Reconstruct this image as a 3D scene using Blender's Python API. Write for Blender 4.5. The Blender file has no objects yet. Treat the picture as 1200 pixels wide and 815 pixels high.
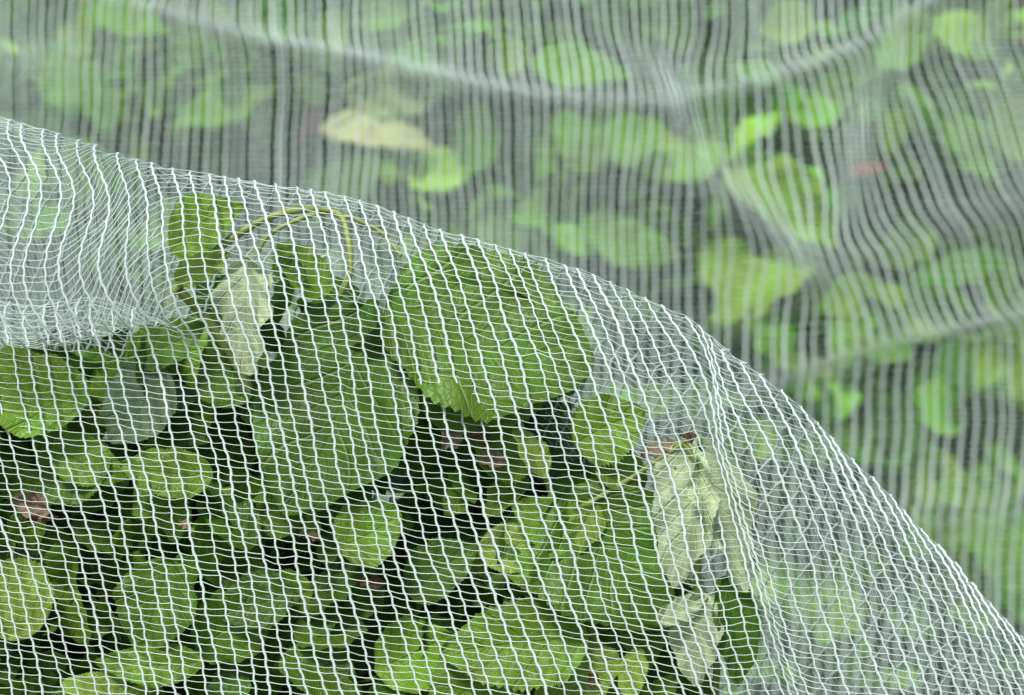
import bpy, math, random
import numpy as np
from mathutils import Vector
S=0.033
rng=np.random.RandomState(7); random.seed(7)
CAMY=-28.0; CX=6.0; CZ=4.075
def P(px,py,y):
    k=(y-CAMY)/28.0
    return np.array([CX+(px/100.0-CX)*k, y, CZ+((815-py)/100.0-CZ)*k])

# ---------------------------------------------------------------- materials
def newmat(n):
    m=bpy.data.materials.new(n); m.use_nodes=True
    nt=m.node_tree; nt.nodes.clear(); return m,nt
def N(nt,t,**k):
    n=nt.nodes.new(t)
    for a,b in k.items(): setattr(n,a,b)
    return n
def mth(nt,op,a,b=None,c=None):
    n=N(nt,'ShaderNodeMath',operation=op)
    for i,v in enumerate((a,b,c)):
        if v is None: continue
        if isinstance(v,(int,float)): n.inputs[i].default_value=v
        else: nt.links.new(v,n.inputs[i])
    return n.outputs[0]
def leaf_material():
    m,nt=newmat("leaf_surface"); L=nt.links.new
    out=N(nt,'ShaderNodeOutputMaterial'); bs=N(nt,'ShaderNodeBsdfPrincipled')
    tr=N(nt,'ShaderNodeBsdfTranslucent'); mx=N(nt,'ShaderNodeMixShader')
    at=N(nt,'ShaderNodeAttribute',attribute_name="tint")
    uv=N(nt,'ShaderNodeUVMap',uv_map="UVMap"); sp=N(nt,'ShaderNodeSeparateXYZ'); L(uv.outputs[0],sp.inputs[0])
    au=mth(nt,'ABSOLUTE',mth(nt,'SUBTRACT',mth(nt,'MULTIPLY',sp.outputs[0],2.0),1.0))
    mid=mth(nt,'SUBTRACT',1.0,mth(nt,'MINIMUM',mth(nt,'MULTIPLY',au,22.0),1.0))
    tc=N(nt,'ShaderNodeTexCoord')
    no=N(nt,'ShaderNodeTexNoise'); no.inputs['Scale'].default_value=55; no.inputs['Detail'].default_value=5
    L(tc.outputs['Object'],no.inputs['Vector'])
    no2=N(nt,'ShaderNodeTexNoise'); no2.inputs['Scale'].default_value=500; no2.inputs['Detail'].default_value=4
    L(tc.outputs['Object'],no2.inputs['Vector'])
    ph=mth(nt,'SUBTRACT',sp.outputs[1],mth(nt,'MULTIPLY',mth(nt,'POWER',au,.85),0.30))
    ph=mth(nt,'ADD',ph,mth(nt,'MULTIPLY',no.outputs[0],.07))
    w=mth(nt,'ABSOLUTE',mth(nt,'SINE',mth(nt,'MULTIPLY',ph,22.0)))
    side=mth(nt,'SUBTRACT',1.0,mth(nt,'MINIMUM',mth(nt,'MULTIPLY',w,3.5),1.0))
    vor=N(nt,'ShaderNodeTexVoronoi',feature='DISTANCE_TO_EDGE'); vor.inputs['Scale'].default_value=330; L(tc.outputs['Object'],vor.inputs['Vector'])
    ret=mth(nt,'SUBTRACT',1.0,mth(nt,'MINIMUM',mth(nt,'MULTIPLY',vor.outputs[0],9.0),1.0))
    vein=mth(nt,'MAXIMUM',mth(nt,'MAXIMUM',mid,mth(nt,'MULTIPLY',side,0.7)),mth(nt,'MULTIPLY',ret,.2))
    v=mth(nt,'ADD',mth(nt,'MULTIPLY',no.outputs[0],1.4),mth(nt,'MULTIPLY',no2.outputs[0],0.4))
    v=mth(nt,'ADD',v,0.12)
    hs=N(nt,'ShaderNodeHueSaturation'); L(at.outputs['Color'],hs.inputs['Color']); L(v,hs.inputs['Value'])
    L(mth(nt,'ADD',0.46,mth(nt,'MULTIPLY',no.outputs[0],0.07)),hs.inputs['Hue'])
    mc=N(nt,'ShaderNodeMix',data_type='RGBA'); L(mth(nt,'MULTIPLY',vein,0.42),mc.inputs[0]); L(hs.outputs[0],mc.inputs[6])
    lt=N(nt,'ShaderNodeMix',data_type='RGBA',blend_type='ADD'); lt.inputs[0].default_value=1
    L(hs.outputs[0],lt.inputs[6]); lt.inputs[7].default_value=(0.09,0.12,0.04,1)
    L(lt.outputs[2],mc.inputs[7])
    L(mc.outputs[2],bs.inputs['Base Color']); bs.inputs['Roughness'].default_value=0.42
    bs.inputs['Specular IOR Level'].default_value=0.38
    L(mc.outputs[2],tr.inputs[0])
    bp=N(nt,'ShaderNodeBump'); bp.inputs['Strength'].default_value=0.55; bp.inputs['Distance'].default_value=0.0014
    L(mth(nt,'SUBTRACT',mth(nt,'MULTIPLY',no2.outputs[0],0.5),vein),bp.inputs['Height']); L(bp.outputs[0],bs.inputs['Normal'])
    mx.inputs[0].default_value=0.38
    L(bs.outputs[0],mx.inputs[1]); L(tr.outputs[0],mx.inputs[2]); L(mx.outputs[0],out.inputs[0])
    return m
def thread_material(name,col):
    m,nt=newmat(name); L=nt.links.new
    out=N(nt,'ShaderNodeOutputMaterial'); bs=N(nt,'ShaderNodeBsdfPrincipled'); tr=N(nt,'ShaderNodeBsdfTranslucent'); mx=N(nt,'ShaderNodeMixShader')
    tc=N(nt,'ShaderNodeTexCoord'); no=N(nt,'ShaderNodeTexNoise'); no.inputs['Scale'].default_value=300; L(tc.outputs['Object'],no.inputs['Vector'])
    r=N(nt,'ShaderNodeValToRGB'); r.color_ramp.elements[0].position=.3; r.color_ramp.elements[1].position=.7
    r.color_ramp.elements[0].color=(col[0]*.88,col[1]*.89,col[2]*.89,1); r.color_ramp.elements[1].color=(*col,1)
    L(no.outputs[0],r.inputs[0]); L(r.outputs[0],bs.inputs['Base Color']); L(r.outputs[0],tr.inputs[0])
    bs.inputs['Roughness'].default_value=.35; mx.inputs[0].default_value=.3
    L(bs.outputs[0],mx.inputs[1]); L(tr.outputs[0],mx.inputs[2]); L(mx.outputs[0],out.inputs[0]); return m
def simple(name,c1,c2,scale,rough=.8):
    m,nt=newmat(name); L=nt.links.new
    out=N(nt,'ShaderNodeOutputMaterial'); bs=N(nt,'ShaderNodeBsdfPrincipled')
    tc=N(nt,'ShaderNodeTexCoord'); no=N(nt,'ShaderNodeTexNoise'); no.inputs['Scale'].default_value=scale; no.inputs['Detail'].default_value=8
    L(tc.outputs['Object'],no.inputs['Vector'])
    r=N(nt,'ShaderNodeValToRGB'); r.color_ramp.elements[0].position=.35; r.color_ramp.elements[1].position=.65
    r.color_ramp.elements[0].color=(*c1,1); r.color_ramp.elements[1].color=(*c2,1)
    L(no.outputs[0],r.inputs[0]); L(r.outputs[0],bs.inputs['Base Color']); bs.inputs['Roughness'].default_value=rough
    L(bs.outputs[0],out.inputs[0]); return m
M_leaf=leaf_material()
M_thr=thread_material("white_thread",(.84,.95,.90))
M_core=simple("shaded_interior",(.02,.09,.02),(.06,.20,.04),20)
M_soil=simple("soil",(.04,.03,.02),(.09,.07,.045),6)
M_stem=simple("green_stem",(.16,.22,.04),(.30,.34,.09),60,.5)
M_bark=simple("bark",(.03,.028,.015),(.08,.07,.035),70,.8)

# ---------------------------------------------------------------- mesh helpers
def link(o,parent=None):
    bpy.context.scene.collection.objects.link(o)
    if parent: o.parent=parent
    return o
def mesh_np(name,V,F,mat,parent=None,smooth=True,uv=None,col=None):
    me=bpy.data.meshes.new(name); V=np.asarray(V,np.float32)*S; F=np.asarray(F,np.int32)
    me.vertices.add(len(V)); me.vertices.foreach_set('co',V.ravel())
    me.loops.add(F.size); me.loops.foreach_set('vertex_index',F.ravel())
    me.polygons.add(len(F)); me.polygons.foreach_set('loop_start',np.arange(0,F.size,4,dtype=np.int32))
    me.polygons.foreach_set('loop_total',np.full(len(F),4,np.int32))
    if smooth: me.polygons.foreach_set('use_smooth',np.ones(len(F),bool))
    me.update(calc_edges=True)
    if uv is not None:
        l=me.uv_layers.new(name="UVMap"); l.data.foreach_set('uv',np.asarray(uv,np.float32)[F.ravel()].ravel())
    if col is not None:
        a=me.color_attributes.new("tint",'FLOAT_COLOR','POINT'); c=np.ones((len(V),4),np.float32); c[:,:3]=col; a.data.foreach_set('color',c.ravel())
    me.materials.append(mat)
    return link(bpy.data.objects.new(name,me),parent)
class Acc:
    def __init__(s): s.V=[];s.F=[];s.U=[];s.C=[];s.n=0
    def add(s,V,F,U=None,C=None):
        s.V.append(V); s.F.append(F+s.n); s.n+=len(V)
        if U is not None: s.U.append(U); s.C.append(C)
    def make(s,name,mat,parent=None):
        return mesh_np(name,np.concatenate(s.V),np.concatenate(s.F),mat,parent,True,np.concatenate(s.U) if s.U else None,np.concatenate(s.C) if s.C else None)
def tube(acc,pts,rad,ref,k=5):
    pts=np.asarray(pts,float); n=len(pts); T=np.gradient(pts,axis=0); T/=np.linalg.norm(T,axis=1)[:,None]+1e-9
    A=np.cross(T,ref); A/=np.linalg.norm(A,axis=1)[:,None]+1e-9; B=np.cross(T,A)
    rad=np.broadcast_to(rad,(n,)); an=np.arange(k)*2*np.pi/k
    V=pts[:,None,:]+rad[:,None,None]*(np.cos(an)[None,:,None]*A[:,None,:]+np.sin(an)[None,:,None]*B[:,None,:])
    i=np.arange(n-1)[:,None]*k; j=np.arange(k)[None,:]; j2=(j+1)%k
    F=np.stack([i+j,i+j2,i+k+j2,i+k+j],-1).reshape(-1,4)
    acc.add(V.reshape(-1,3),F)
def crom(ctrl,m):
    n=ctrl.shape[-2]; q=np.linspace(0,n-1-1e-6,m); i=q.astype(int); t=(q-i)[:,None]
    g=lambda k: ctrl[...,np.clip(k,0,n-1),:]
    p0,p1,p2,p3=g(i-1),g(i),g(i+1),g(i+2)
    return .5*((2*p1)+(-p0+p2)*t+(2*p0-5*p1+4*p2-p3)*t*t+(-p0+3*p1-3*p2+p3)*t**3)
def sm(a,b,x):
    t=np.clip((x-a)/(b-a),0,1); return t*t*(3-2*t)
class SN:
    def __init__(s,seed,f,n=9):
        r=np.random.RandomState(seed); a=r.rand(n)*2*np.pi; k=f*(.5+r.rand(n)); s.kx=k*np.cos(a); s.ky=k*np.sin(a); s.p=r.rand(n)*6.28; s.n=n
    def __call__(s,x,y):
        o=0
        for i in range(s.n): o=o+np.sin(s.kx[i]*x+s.ky[i]*y+s.p[i])
        return o/math.sqrt(s.n)

# ---------------------------------------------------------------- front netting
RP=np.array([(-700,0),(-300,60),(-100,108),(0,135),(100,165),(200,200),(300,213),(380,225),(440,240),(500,265),(600,292),(700,322),(780,358),(850,400),(920,455),(980,515),(1050,590),(1120,660),(1200,745),(1300,850),(1450,1010),(1700,1250)],float)
def zr(x):
    o=0
    for d in (-.35,-.2,-.1,0,.1,.2,.35): o=o+np.interp(x+d,RP[:,0]/100,(815-RP[:,1])/100)
    return o/7
def build_front():
    sp=.2
    a=np.arange(-6,16.5,sp); a=a+rng.randn(len(a))*.018
    z0=zr(a); D=z0-(-2.8-.10*a); D=np.maximum(D,2.6)
    pd=np.interp(a,[-6,0,2.0,3],[3.1,2.72,1.85,1.5])
    one=np.ones_like(a)
    Pl=[(-.5*one,D),(-.5*one,.75*D),(-.45*one,pd+1.),(-.35*one,pd+.4),(-.25*one,pd-.05),(-.35*one,pd-.45),(-.55*one,pd-.35),(-.75*one,pd-.05),(-1.*one,pd),(-1.2*one,pd-.3),(-1.2*one,pd-1.0),(-.9*one,.45*one),(-.4*one,.1*one),(0*one,0*one)]
    fr=[1,.82,.66,.52,.42,.34,.27,.21,.16,.115,.075,.04,.012,0]; yy=[-.8,-.8,-.8,-.8,-.8,-.78,-.75,-.72,-.68,-.6,-.5,-.35,-.17,0]
    Uu=[(y*one,f*D) for y,f in zip(yy,fr)]
    w=1-sm(.6,3.1,a)
    ctl=[]
    for (py_,pdp),(uy,ud) in zip(Pl,Uu):
        ctl.append(np.stack([w*py_+(1-w)*uy, w*pdp+(1-w)*ud],-1))
    for y,f in [(.25,.015),(.6,.06),(.95,.13),(1.5,.25),(2.6,.45),(3.8,.7),(5,1.1)]:
        ctl.append(np.stack([y*one,f*D],-1))
    ctl=np.stack(ctl,1)
    pr=crom(ctl,900)
    y=pr[...,0]; dr=pr[...,1]
    q=np.linspace(0,1,900)[None,:]; ridge=13/20.
    A=a[:,None]; front=q<ridge
    lf=np.interp(a,[-6,0,4,8,11,16],[.22,.23,.27,.33,.45,.5])[:,None]; lb=np.interp(a,[-6,2,6,8,10,16],[-.45,-.5,-.35,-.45,-.55,-.5])[:,None]
    x=A+np.where(front,lf*dr,lb*dr)
    z=z0[:,None]-dr
    n1=SN(1,1.3);n2=SN(2,3.2);n3=SN(3,2.0)
    sd=np.where(front,0,7.)*sm(0,1,np.abs(dr))
    rollz=w[:,None]*sm(.22,.4,q)*front*sm(0,.9,dr)
    x=x+.06*n1(A,z+sd)+.016*n2(A*2,z*2+sd)+rollz*.24*np.sin(dr*2.2+A*.8)
    y=y+.07*n3(A*1.2,z*.5+sd)*sm(0,1,dr)
    z=z+.04*n1(z+sd,A+9)*sm(0,1,dr)
    xc=np.interp(z,[-4,0,1.7,2.9,3.8,4.6],[10.0,9.25,8.75,8.4,8.35,8.2]); d=x-xc
    am=np.where(front,.74,.2)*(1-sm(3.9,4.7,z))
    x=x-am*d*np.exp(-(d/.45)**2); y=y+np.where(front,.25,.1)*np.exp(-(d/.35)**2)*(1-sm(3.9,4.7,z))
    pos=np.stack([x,y,z],-1)
    h=.09; cols=[]
    for i in range(len(a)):
        s=np.r_[0,np.cumsum(np.linalg.norm(np.diff(pos[i],axis=0),axis=1))]
        n=int(s[-1]/h); t=np.arange(n)*h
        cols.append(np.stack([np.interp(t,s,pos[i][:,k]) for k in range(3)],-1))
    return cols
def net(name,cols,rv,rh,seed=0):
    r=np.random.RandomState(seed)
    acc=Acc(); nmax=max(len(c) for c in cols); nc=len(cols)
    for c in cols:
        m=len(c)*2-1; ti=np.arange(len(c)); tt=np.arange(m)/2
        p=np.stack([np.interp(tt,ti,c[:,k]) for k in range(3)],-1)
        side=np.where(np.arange(m)%4<2,1,-1)*.006
        p[:,0]+=side
        rad=rv*(1+.35*(np.arange(m)%2==0))*(1+.12*np.sin(np.arange(m)*.13+r.rand()*6))*(.8+.4*r.rand())
        tube(acc,p,rad,np.array([1.,.05,0]),5)
    full=np.full((nc,nmax,3),np.nan)
    for i,c in enumerate(cols): full[i,:len(c)]=c
    for j in range(nmax):
        row=full[:,j]; ok=~np.isnan(row[:,0]); idx=np.where(ok)[0]
        if len(idx)<4: continue
        for seg in np.split(idx,np.where(np.diff(idx)>1)[0]+1):
            if len(seg)<4: continue
            c=row[seg]+r.randn(len(seg),3)*np.array([0,.004,.011])
            m=(len(seg)-1)*3+1
            p=crom(c,m)
            mid=(np.arange(m)%3!=0)*.008
            p[:,2]-=mid
            tube(acc,p,rh*(.8+.4*r.rand()),np.array([0.05,1.,.1]),4)
    return acc.make(name,M_thr)
front=net("insect_netting",build_front(),.0128,.0046,1)

# ---------------------------------------------------------------- rear netting
def build_back():
    h=.093
    a=np.arange(-12,26,.168); a=a+rng.randn(len(a))*.016
    zt=np.arange(13.5,-9,-h)
    A,Z=np.meshgrid(a,zt,indexing='ij')
    n1=SN(11,.55);n2=SN(12,1.3);n3=SN(13,.3);n4=SN(14,2.2)
    X=A.copy()
    X+=(.46*sm(8,15,A))*np.clip(9.5-Z,0,5.5)*.9
    X+=.16*n1(A*1.0,Z*.8)+.07*n2(A,Z*1.3)+.022*n4(A,Z*2)
    Y=15+.3*n3(A,Z)+.1*n1(A+5,Z)
    def fold(pts,w,C,B):
        nonlocal X,Y,Z
        pts=np.array([P(px,py,15.)[[0,2]] for px,py in pts]); zf=0
        for o in (-.8,-.4,0,.4,.8): zf=zf+np.interp(X+o,pts[:,0],pts[:,1])/5
        e=sm(pts[0,0],pts[0,0]+2.5,X)*(1-sm(pts[-1,0]-2.5,pts[-1,0],X))
        d=Z-zf; g=np.exp(-np.abs(d/w)**2.5)*e
        Z=Z-C*d*g; Y=Y-B*g
    fold([(-400,-120),(0,-50),(180,-5),(250,22),(400,50),(560,90),(700,108),(830,112),(950,78),(1020,42),(1090,0),(1300,-120)],.8,.68,.22)
    fold([(-300,40),(0,60),(200,52),(400,85),(540,122),(680,160),(800,200),(900,270),(1000,330),(1200,420)],1.2,.35,.2)
    fold([(740,510),(920,440),(1050,402),(1200,365),(1500,300)],.8,.66,.22)
    fold([(880,330),(1000,300),(1200,230),(1500,180)],.9,.35,.2)
    fold([(900,620),(1100,600),(1300,610),(1600,600)],.9,.4,.2)
    def vfold(pts,w,C,B):
        nonlocal X,Y
        pts=np.array(sorted([tuple(P(px,py,15.)[[2,0]]) for px,py in pts])); xf=np.interp(Z,pts[:,0],pts[:,1])
        e=sm(pts[0,0],pts[0,0]+1.5,Z)*(1-sm(pts[-1,0]-1.2,pts[-1,0],Z))
        d=X-xf; g=np.exp(-(d/w)**2)*e; X=X-C*d*g; Y=Y-B*g
    vfold([(740,30),(790,110),(840,200),(920,290),(1000,400)],1.1,.45,.12)
    vfold([(1060,10),(1020,120),(990,220),(985,330)],.9,.4,.12)
    pos=np.stack([X,Y,Z],-1)
    return [pos[i] for i in range(len(a))]
back=net("insect_netting",build_back(),.0185,.0052,2)

# ---------------------------------------------------------------- leaves
def leaf(acc,base,tip,W,col,nrm=(0,-1,.35),curl=.08,foldv=.25,roll=0.,rows=60,colsn=12,serr=.05,seed=None,droop=0.,wav=.02,rnd=.62):
    r=np.random.RandomState(seed if seed is not None else random.randint(0,10**6))
    base=np.asarray(base,float); tip=np.asarray(tip,float); d=tip-base; L=np.linalg.norm(d); d/=L
    n=np.asarray(nrm,float); n-=d*n.dot(d); n/=np.linalg.norm(n); s=np.cross(d,n)
    n,s=(n*math.cos(roll)+s*math.sin(roll)),(s*math.cos(roll)-n*math.sin(roll))
    v=np.linspace(0,1,rows+1)[:,None]; u=np.linspace(-1,1,colsn+1)[None,:]; au=np.abs(u)
    shp=np.power(np.clip(np.sin(np.pi*np.power(v,.82)),0,1),rnd)*(1-.25*sm(.6,1,v))*(1+.05*np.sin(v*9+r.rand()*6)+.02*np.sin(v*23+r.rand()*6))
    asym=1+.07*np.sign(u)*r.randn()
    tooth=1
    if serr>0:
        jit=1+.5*r.rand(rows+1)[:,None]
        tooth=1+serr*.7*jit*(((np.arange(rows+1)%3)/2.-.5)[:,None])*(au>.99)
    w=W/2*shp*asym*tooth
    hgt=-foldv*w*(1-au)**1.3 + curl*L*np.sin(np.pi*v)
    hgt=hgt+wav*L*np.sin(v*21-au*6+r.rand()*6)*au + wav*.8*L*np.sin(v*9+u*2+r.rand()*6)*au
    hgt=hgt-droop*L*v**2.5
    bend=.05*L*r.randn()*np.sin(np.pi*v)
    Pn=base+d*(v*L)[...,None]+s*(u*w+bend)[...,None]+n*hgt[...,None]
    V=Pn.reshape(-1,3); c=colsn+1
    i=np.arange(rows)[:,None]*c; j=np.arange(colsn)[None,:]
    F=np.stack([i+j,i+j+1,i+c+j+1,i+c+j],-1).reshape(-1,4)
    U=np.stack([np.broadcast_to((u+1)/2,(rows+1,c)),np.broadcast_to(v,(rows+1,c))],-1).reshape(-1,2)
    acc.add(V,F,U,np.broadcast_to(np.array(col),(len(V),3)))
G1=(.098,.225,.016);G2=(.155,.315,.022);G3=(.062,.155,.012);YG=(.28,.43,.06);PL=(.50,.60,.36);BR=(.16,.09,.05);GY=(.17,.27,.14)
GA=(.072,.182,.013)
bush=bpy.data.objects.new("leafy_shrub",None); link(bush)
H=Acc()
def hl(b,t,W,c,y=-.35,y2=None,**k):
    leaf(H,P(b[0],b[1],y),P(t[0],t[1],y if y2 is None else y2),W/100.,c,**k)
hl((425,355),(335,605),200,GA,.0,-.25,seed=1,rnd=.5,curl=.05,serr=.03,nrm=(-.25,-1,.3))
hl((455,345),(695,435),205,(.105,.235,.017),-.3,-.35,seed=2,rnd=.48,curl=.02,serr=.07,nrm=(0,-1,.42),foldv=.12)
hl((620,350),(510,500),190,(.09,.21,.016),-.15,-.35,seed=22,rnd=.5,curl=.03,nrm=(0,-1,.2),foldv=.1)
hl((200,295),(285,240),70,G2,-.25,seed=3,serr=.1)
hl((290,300),(295,440),80,PL,-.40,seed=4,roll=.6,wav=.05)
hl((330,330),(345,300),45,G3,-.2,seed=5)
hl((205,330),(270,295),40,YG,-.4,seed=6,roll=.9)
hl((672,520),(755,480),85,G2,-.3,seed=7,wav=.04,serr=.12)
hl((395,640),(470,600),80,G2,-.3,seed=8,rnd=.5)
hl((690,745),(515,765),110,G2,-.35,seed=9,serr=.10)
hl((665,570),(780,735),170,G1,-.3,seed=10,serr=.07,wav=.03)
hl((600,600),(690,690),120,G3,-.1,seed=11)
hl((800,515),(790,690),82,PL,-.45,seed=12,roll=.5,wav=.03,foldv=.6)
hl((820,510),(872,695),85,PL,-.38,seed=13,roll=-.6,wav=.03,foldv=.6)
hl((820,690),(815,805),66,PL,-.4,seed=14,roll=.5,wav=.04)
hl((850,675),(865,805),66,GA,-.35,seed=15,roll=-.5)
hl((770,730),(830,700),30,PL,-.45,seed=16,wav=.08)
hl((45,740),(-30,665),95,YG,-.3,seed=17)
hl((200,655),(165,770),95,G1,-.1,seed=18)
hl((250,560),(140,545),62,G2,-.2,seed=19)
hl((105,470),(-30,430),100,G2,-.2,seed=20,serr=.03)
hl((190,430),(130,520),90,GY,0,seed=21)
hl((125,520),(40,590),85,G1,0,seed=23)
hl((690,640),(600,590),70,G2,-.3,seed=24)
hl((560,640),(650,660),60,YG,-.2,seed=25)
hl((690,690),(580,665),55,G2,-.3,seed=26)
hl((660,760),(700,830),110,YG,-.25,seed=27)
hl((240,775),(110,775),50,G2,-.1,seed=28)
hl((150,810),(70,800),45,YG,-.1,seed=29)
hl((600,780),(500,840),110,G2,-.3,seed=30,serr=.1)
hl((615,560),(560,500),60,G2,-.1,seed=31)
hl((640,560),(600,500),45,YG,-.35,seed=32,roll=.6)
hl((700,540),(745,570),50,G2,-.3,seed=33)
hl((385,345),(325,285),62,G2,-.05,seed=34,roll=.4)
hl((440,350),(420,400),40,G3,-.3,seed=35,roll=.7)
hl((750,760),(740,830),40,YG,-.35,seed=36,roll=.6)
hl((430,560),(370,600),70,G3,-.1,seed=43)
hl((60,520),(150,560),60,G2,-.05,seed=44)
hl((700,590),(660,650),45,YG,-.33,seed=45,roll=-.5)
hl((345,690),(250,720),70,G3,.1,seed=46)
hl((150,420),(240,380),60,G1,.1,seed=47)
hl((480,700),(560,640),70,GA,.1,seed=48)
hl((300,640),(230,590),65,GA,.05,seed=49,roll=.4)
hl((330,770),(420,820),80,G1,.0,seed=50,roll=-.4)
for i,(x,y,w_) in enumerate([(540,500,45),(575,520,40),(605,480,30),(560,535,35),(420,680,30),(350,625,28),(795,520,45),(780,540,30),(825,525,35),(60,600,50),(30,610,35),(425,655,22),(210,610,25),(700,790,25)]):
    an=random.random()*6.28; L_=w_*1.1
    leaf(H,P(x,y,-.3),P(x+L_*math.cos(an),y+L_*math.sin(an)*.6,-.3),w_/170.,(BR if i%3 else (.36,.26,.18)),roll=random.uniform(-1,1),wav=.1,foldv=.8,rows=24,seed=100+i)
H.make("leaves",M_leaf,bush)

def rleaf(acc,c,size,col,rows=14,cn=6,up=.4,**k):
    d=rng.randn(3)*np.array([1,.45,.8]); d[2]-=.5; d/=np.linalg.norm(d)
    nr=np.array([rng.randn()*.5,-1+rng.randn()*.35,up+rng.randn()*.45])
    L_=size; W_=size*(.55+.3*rng.rand())
    leaf(acc,c-d*L_/2,c+d*L_/2,W_,col,nrm=nr,rows=rows,colsn=cn,serr=.06 if rows>12 else 0,seed=rng.randint(10**6),curl=rng.uniform(-.02,.12),roll=rng.uniform(-.7,.7),droop=rng.uniform(0,.2),**k)
Fi=Acc(); cnt=0
xm=lambda z: np.interp(z,[-6,0,2.2,3.2,4.8,5.5],[9.6,8.3,7.9,7.1,6.3,5.2])
while cnt<2300:
    x=rng.uniform(-5,9.5); z=rng.uniform(-6,6.3); y=.15+4.3*rng.rand()**1.35
    dr=zr(x)-z
    if dr<1.2 or x>xm(z)-.35: continue
    if y>.3+dr*.55: continue
    if x<2.6 and z>4.1 and (y<.6 or rng.rand()<.8): continue
    t=rng.rand(); dark=(.5+1.0*rng.rand())*(1 if y<1.4 else .65)  # random leaf tone; leaves deeper in the shrub get shade painted into their tint
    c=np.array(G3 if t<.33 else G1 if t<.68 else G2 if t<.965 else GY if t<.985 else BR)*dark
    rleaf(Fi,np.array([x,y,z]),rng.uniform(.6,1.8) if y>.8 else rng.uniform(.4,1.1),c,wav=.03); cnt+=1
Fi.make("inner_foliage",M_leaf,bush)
St=Acc()
def stem(acc,pts,r0,r1,m=40):
    c=np.array(pts,float); p=crom(c,m); tube(acc,p,np.linspace(r0,r1,m)*(1+.12*np.sin(np.arange(m)*.9)),np.array([.13,.9,.4]),8)
stem(St,[P(200,345,-.3),P(245,300,-.3),P(300,262,-.22),P(350,246,-.12),P(395,250,-.12),P(408,280,-.3),P(410,320,-.4),P(400,345,-.3)],.048,.036)
stem(St,[P(300,300,-.3),P(320,272,-.25),P(380,250,-.1),P(440,268,-.15),P(470,300,-.3)],.03,.024)
stem(St,[P(210,340,-.3),P(260,400,.2),P(330,520,.6),P(400,640,1.0),P(420,900,1.4)],.05,.09)
stem(St,[P(800,515,-.4),P(825,560,-.45),P(822,620,-.4),P(818,690,-.4),P(840,760,-.2),P(830,900,.2)],.04,.05)
stem(St,[P(600,480,-.3),P(640,560,-.2),P(660,640,-.2),P(690,720,0),P(720,900,.3)],.035,.06)
stem(St,[P(690,590,-.3),P(740,560,-.35),P(800,520,-.4)],.03,.03)
St.make("stems",M_stem,bush)
Bk=Acc()
for i in range(16):
    x=rng.uniform(-4,8); y=rng.uniform(1.6,3.5)
    x1=x+rng.randn()*1.5; zt=min(zr(x1)-2.0-y*.5,5)
    stem(Bk,[(3+(x-3)*.4,3.4,-19),(x,y,-8),(x+rng.randn()*.5,y,-3),(x1*.6+x*.4,y,1),(x1 if x1<7.2 else 7,y-.3,min(zt,3.4))],.2,.03)
Bk.make("branches",M_bark,bush)

# ---------------------------------------------------------------- bushes behind
hedge=bpy.data.objects.new("background_bush",None); link(hedge)
B=Acc()
def bl(b,t,W,c,y=16.,**k):
    leaf(B,P(b[0],b[1],y),P(t[0],t[1],y),W/100.*1.57,c,rows=24,colsn=8,**k)
b1=(.31,.58,.065);b2=(.19,.45,.05);b3=(.10,.29,.04)
for i,(b,t,W,c) in enumerate([((375,150),(510,175),50,(.80,.84,.42)),((60,50),(120,125),80,b2),((330,85),(200,150),70,b2),((400,110),(560,85),60,(.45,.6,.25)),((600,40),(590,90),60,b1),
  ((680,150),(830,210),80,b1),((850,190),(980,290),80,b1),((950,300),(830,380),85,b1),((820,290),(900,350),70,b1),((700,170),(780,150),60,b2),((620,70),(740,90),60,b2),
  ((680,260),(800,300),60,b2),((880,200),(960,240),60,b2),((560,230),(610,310),50,b2),((1180,200),(1100,130),60,b2),((1030,80),(1090,40),60,b2),((1150,400),(1200,470),80,b1),((1010,370),(1070,420),70,b2),
  ((1060,560),(1160,640),90,b2),((1180,560),(1090,700),80,b3),((1200,690),(1120,610),80,b2),((880,360),(940,440),70,b2),((100,10),(200,40),50,b2),((700,200),(650,130),60,b2),((260,50),(160,100),60,b3),
  ((400,180),(420,240),90,(.14,.30,.07)),((280,20),(370,30),60,b3),((1180,300),(1060,330),60,b3),((480,20),(400,25),40,b2)]):
    bl(b,t,W,c,y=16.1+rng.rand()*1.1,seed=300+i,roll=rng.uniform(-.6,.6),wav=.035)
cnt=0
while cnt<7200:
    x=rng.uniform(-11,24); z=rng.uniform(-10,13); y=16.4+5.2*rng.rand()
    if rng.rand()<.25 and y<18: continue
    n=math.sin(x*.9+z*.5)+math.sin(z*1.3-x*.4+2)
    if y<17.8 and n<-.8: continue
    t=rng.rand(); dark=(.45+.9*rng.rand())*(1+.25*n)
    c=np.array(b3 if t<.38 else b2 if t<.75 else b1)*dark
    if t>.995: c=np.array((.35,.07,.08))
    rleaf(B,np.array([x,y,z]),rng.uniform(.5,1.5),c,rows=10,cn=4,wav=.03); cnt+=1
B.make("leaves",M_leaf,hedge)
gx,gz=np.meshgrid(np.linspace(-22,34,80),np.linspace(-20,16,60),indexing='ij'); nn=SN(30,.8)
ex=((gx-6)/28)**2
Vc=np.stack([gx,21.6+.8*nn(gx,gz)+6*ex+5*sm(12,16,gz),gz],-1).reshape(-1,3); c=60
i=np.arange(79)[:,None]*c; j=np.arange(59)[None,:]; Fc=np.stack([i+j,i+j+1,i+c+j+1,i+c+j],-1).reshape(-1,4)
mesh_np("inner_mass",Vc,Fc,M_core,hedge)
Tk=Acc()
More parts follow.
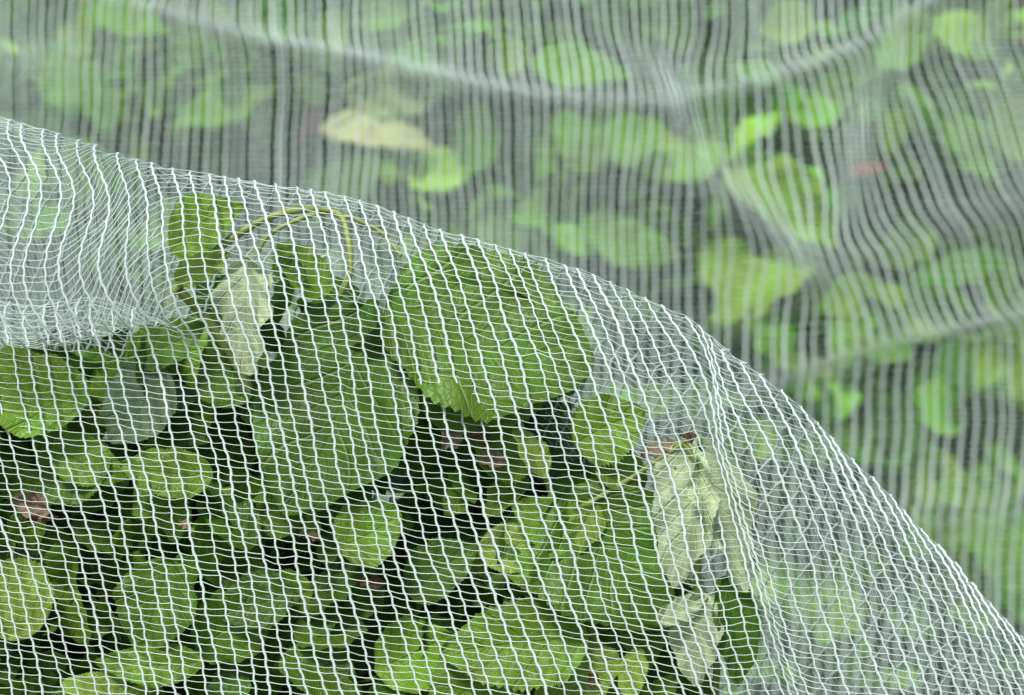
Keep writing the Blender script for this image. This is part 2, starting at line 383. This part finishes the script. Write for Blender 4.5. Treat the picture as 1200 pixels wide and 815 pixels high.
for i in range(14):
    x=-10+i*2.5+rng.randn(); stem(Tk,[(x,20,-20),(x+rng.randn(),20.5,-8),(x+rng.randn()*2,20,0),(x+rng.randn()*3,20,8),(x+rng.randn()*4,20,12)],.25,.05)
Tk.make("branches",M_bark,hedge)

# ---------------------------------------------------------------- ground
g=60; gx,gy=np.meshgrid(np.linspace(-1,1,g)**3*9000,np.linspace(-1,1,g)**3*9000,indexing='ij'); ng=SN(40,.3)
Vg=np.stack([gx+6,gy+5,-20+.15*ng(gx,gy)],-1).reshape(-1,3); i=np.arange(g-1)[:,None]*g; j=np.arange(g-1)[None,:]
mesh_np("ground",Vg,np.stack([i+j,i+g+j,i+g+j+1,i+j+1],-1).reshape(-1,4),M_soil)

# ---------------------------------------------------------------- light, camera
sc=bpy.context.scene
w=bpy.data.worlds.new("World"); sc.world=w; w.use_nodes=True; nt=w.node_tree
bg=nt.nodes['Background']; sky=nt.nodes.new('ShaderNodeTexSky'); sky.sky_type='NISHITA'; sky.sun_disc=False
EL=math.radians(48); AZ=math.radians(200)
sky.sun_elevation=EL; sky.sun_rotation=AZ; nt.links.new(sky.outputs[0],bg.inputs[0]); bg.inputs[1].default_value=.15
ld=bpy.data.lights.new("sun",'SUN'); ld.energy=4.5; ld.angle=math.radians(14); ld.color=(1,.97,.88)
lo=bpy.data.objects.new("sun",ld); link(lo)
dirv=Vector((math.sin(AZ)*math.cos(EL),math.cos(AZ)*math.cos(EL),math.sin(EL)))
lo.rotation_euler=dirv.to_track_quat('Z','Y').to_euler(); lo.location=dirv*3
cd=bpy.data.cameras.new("camera"); cam=bpy.data.objects.new("camera",cd); link(cam)
cam.location=(CX*S,CAMY*S,CZ*S); cam.rotation_euler=(math.radians(90),0,0)
cd.sensor_width=36; cd.lens=84; cd.clip_start=.01; cd.clip_end=1000
cd.dof.use_dof=True; cd.dof.focus_distance=27.5*S; cd.dof.aperture_fstop=9
sc.camera=cam
sc.view_settings.view_transform='Standard'; sc.view_settings.look='None'; sc.view_settings.exposure=0
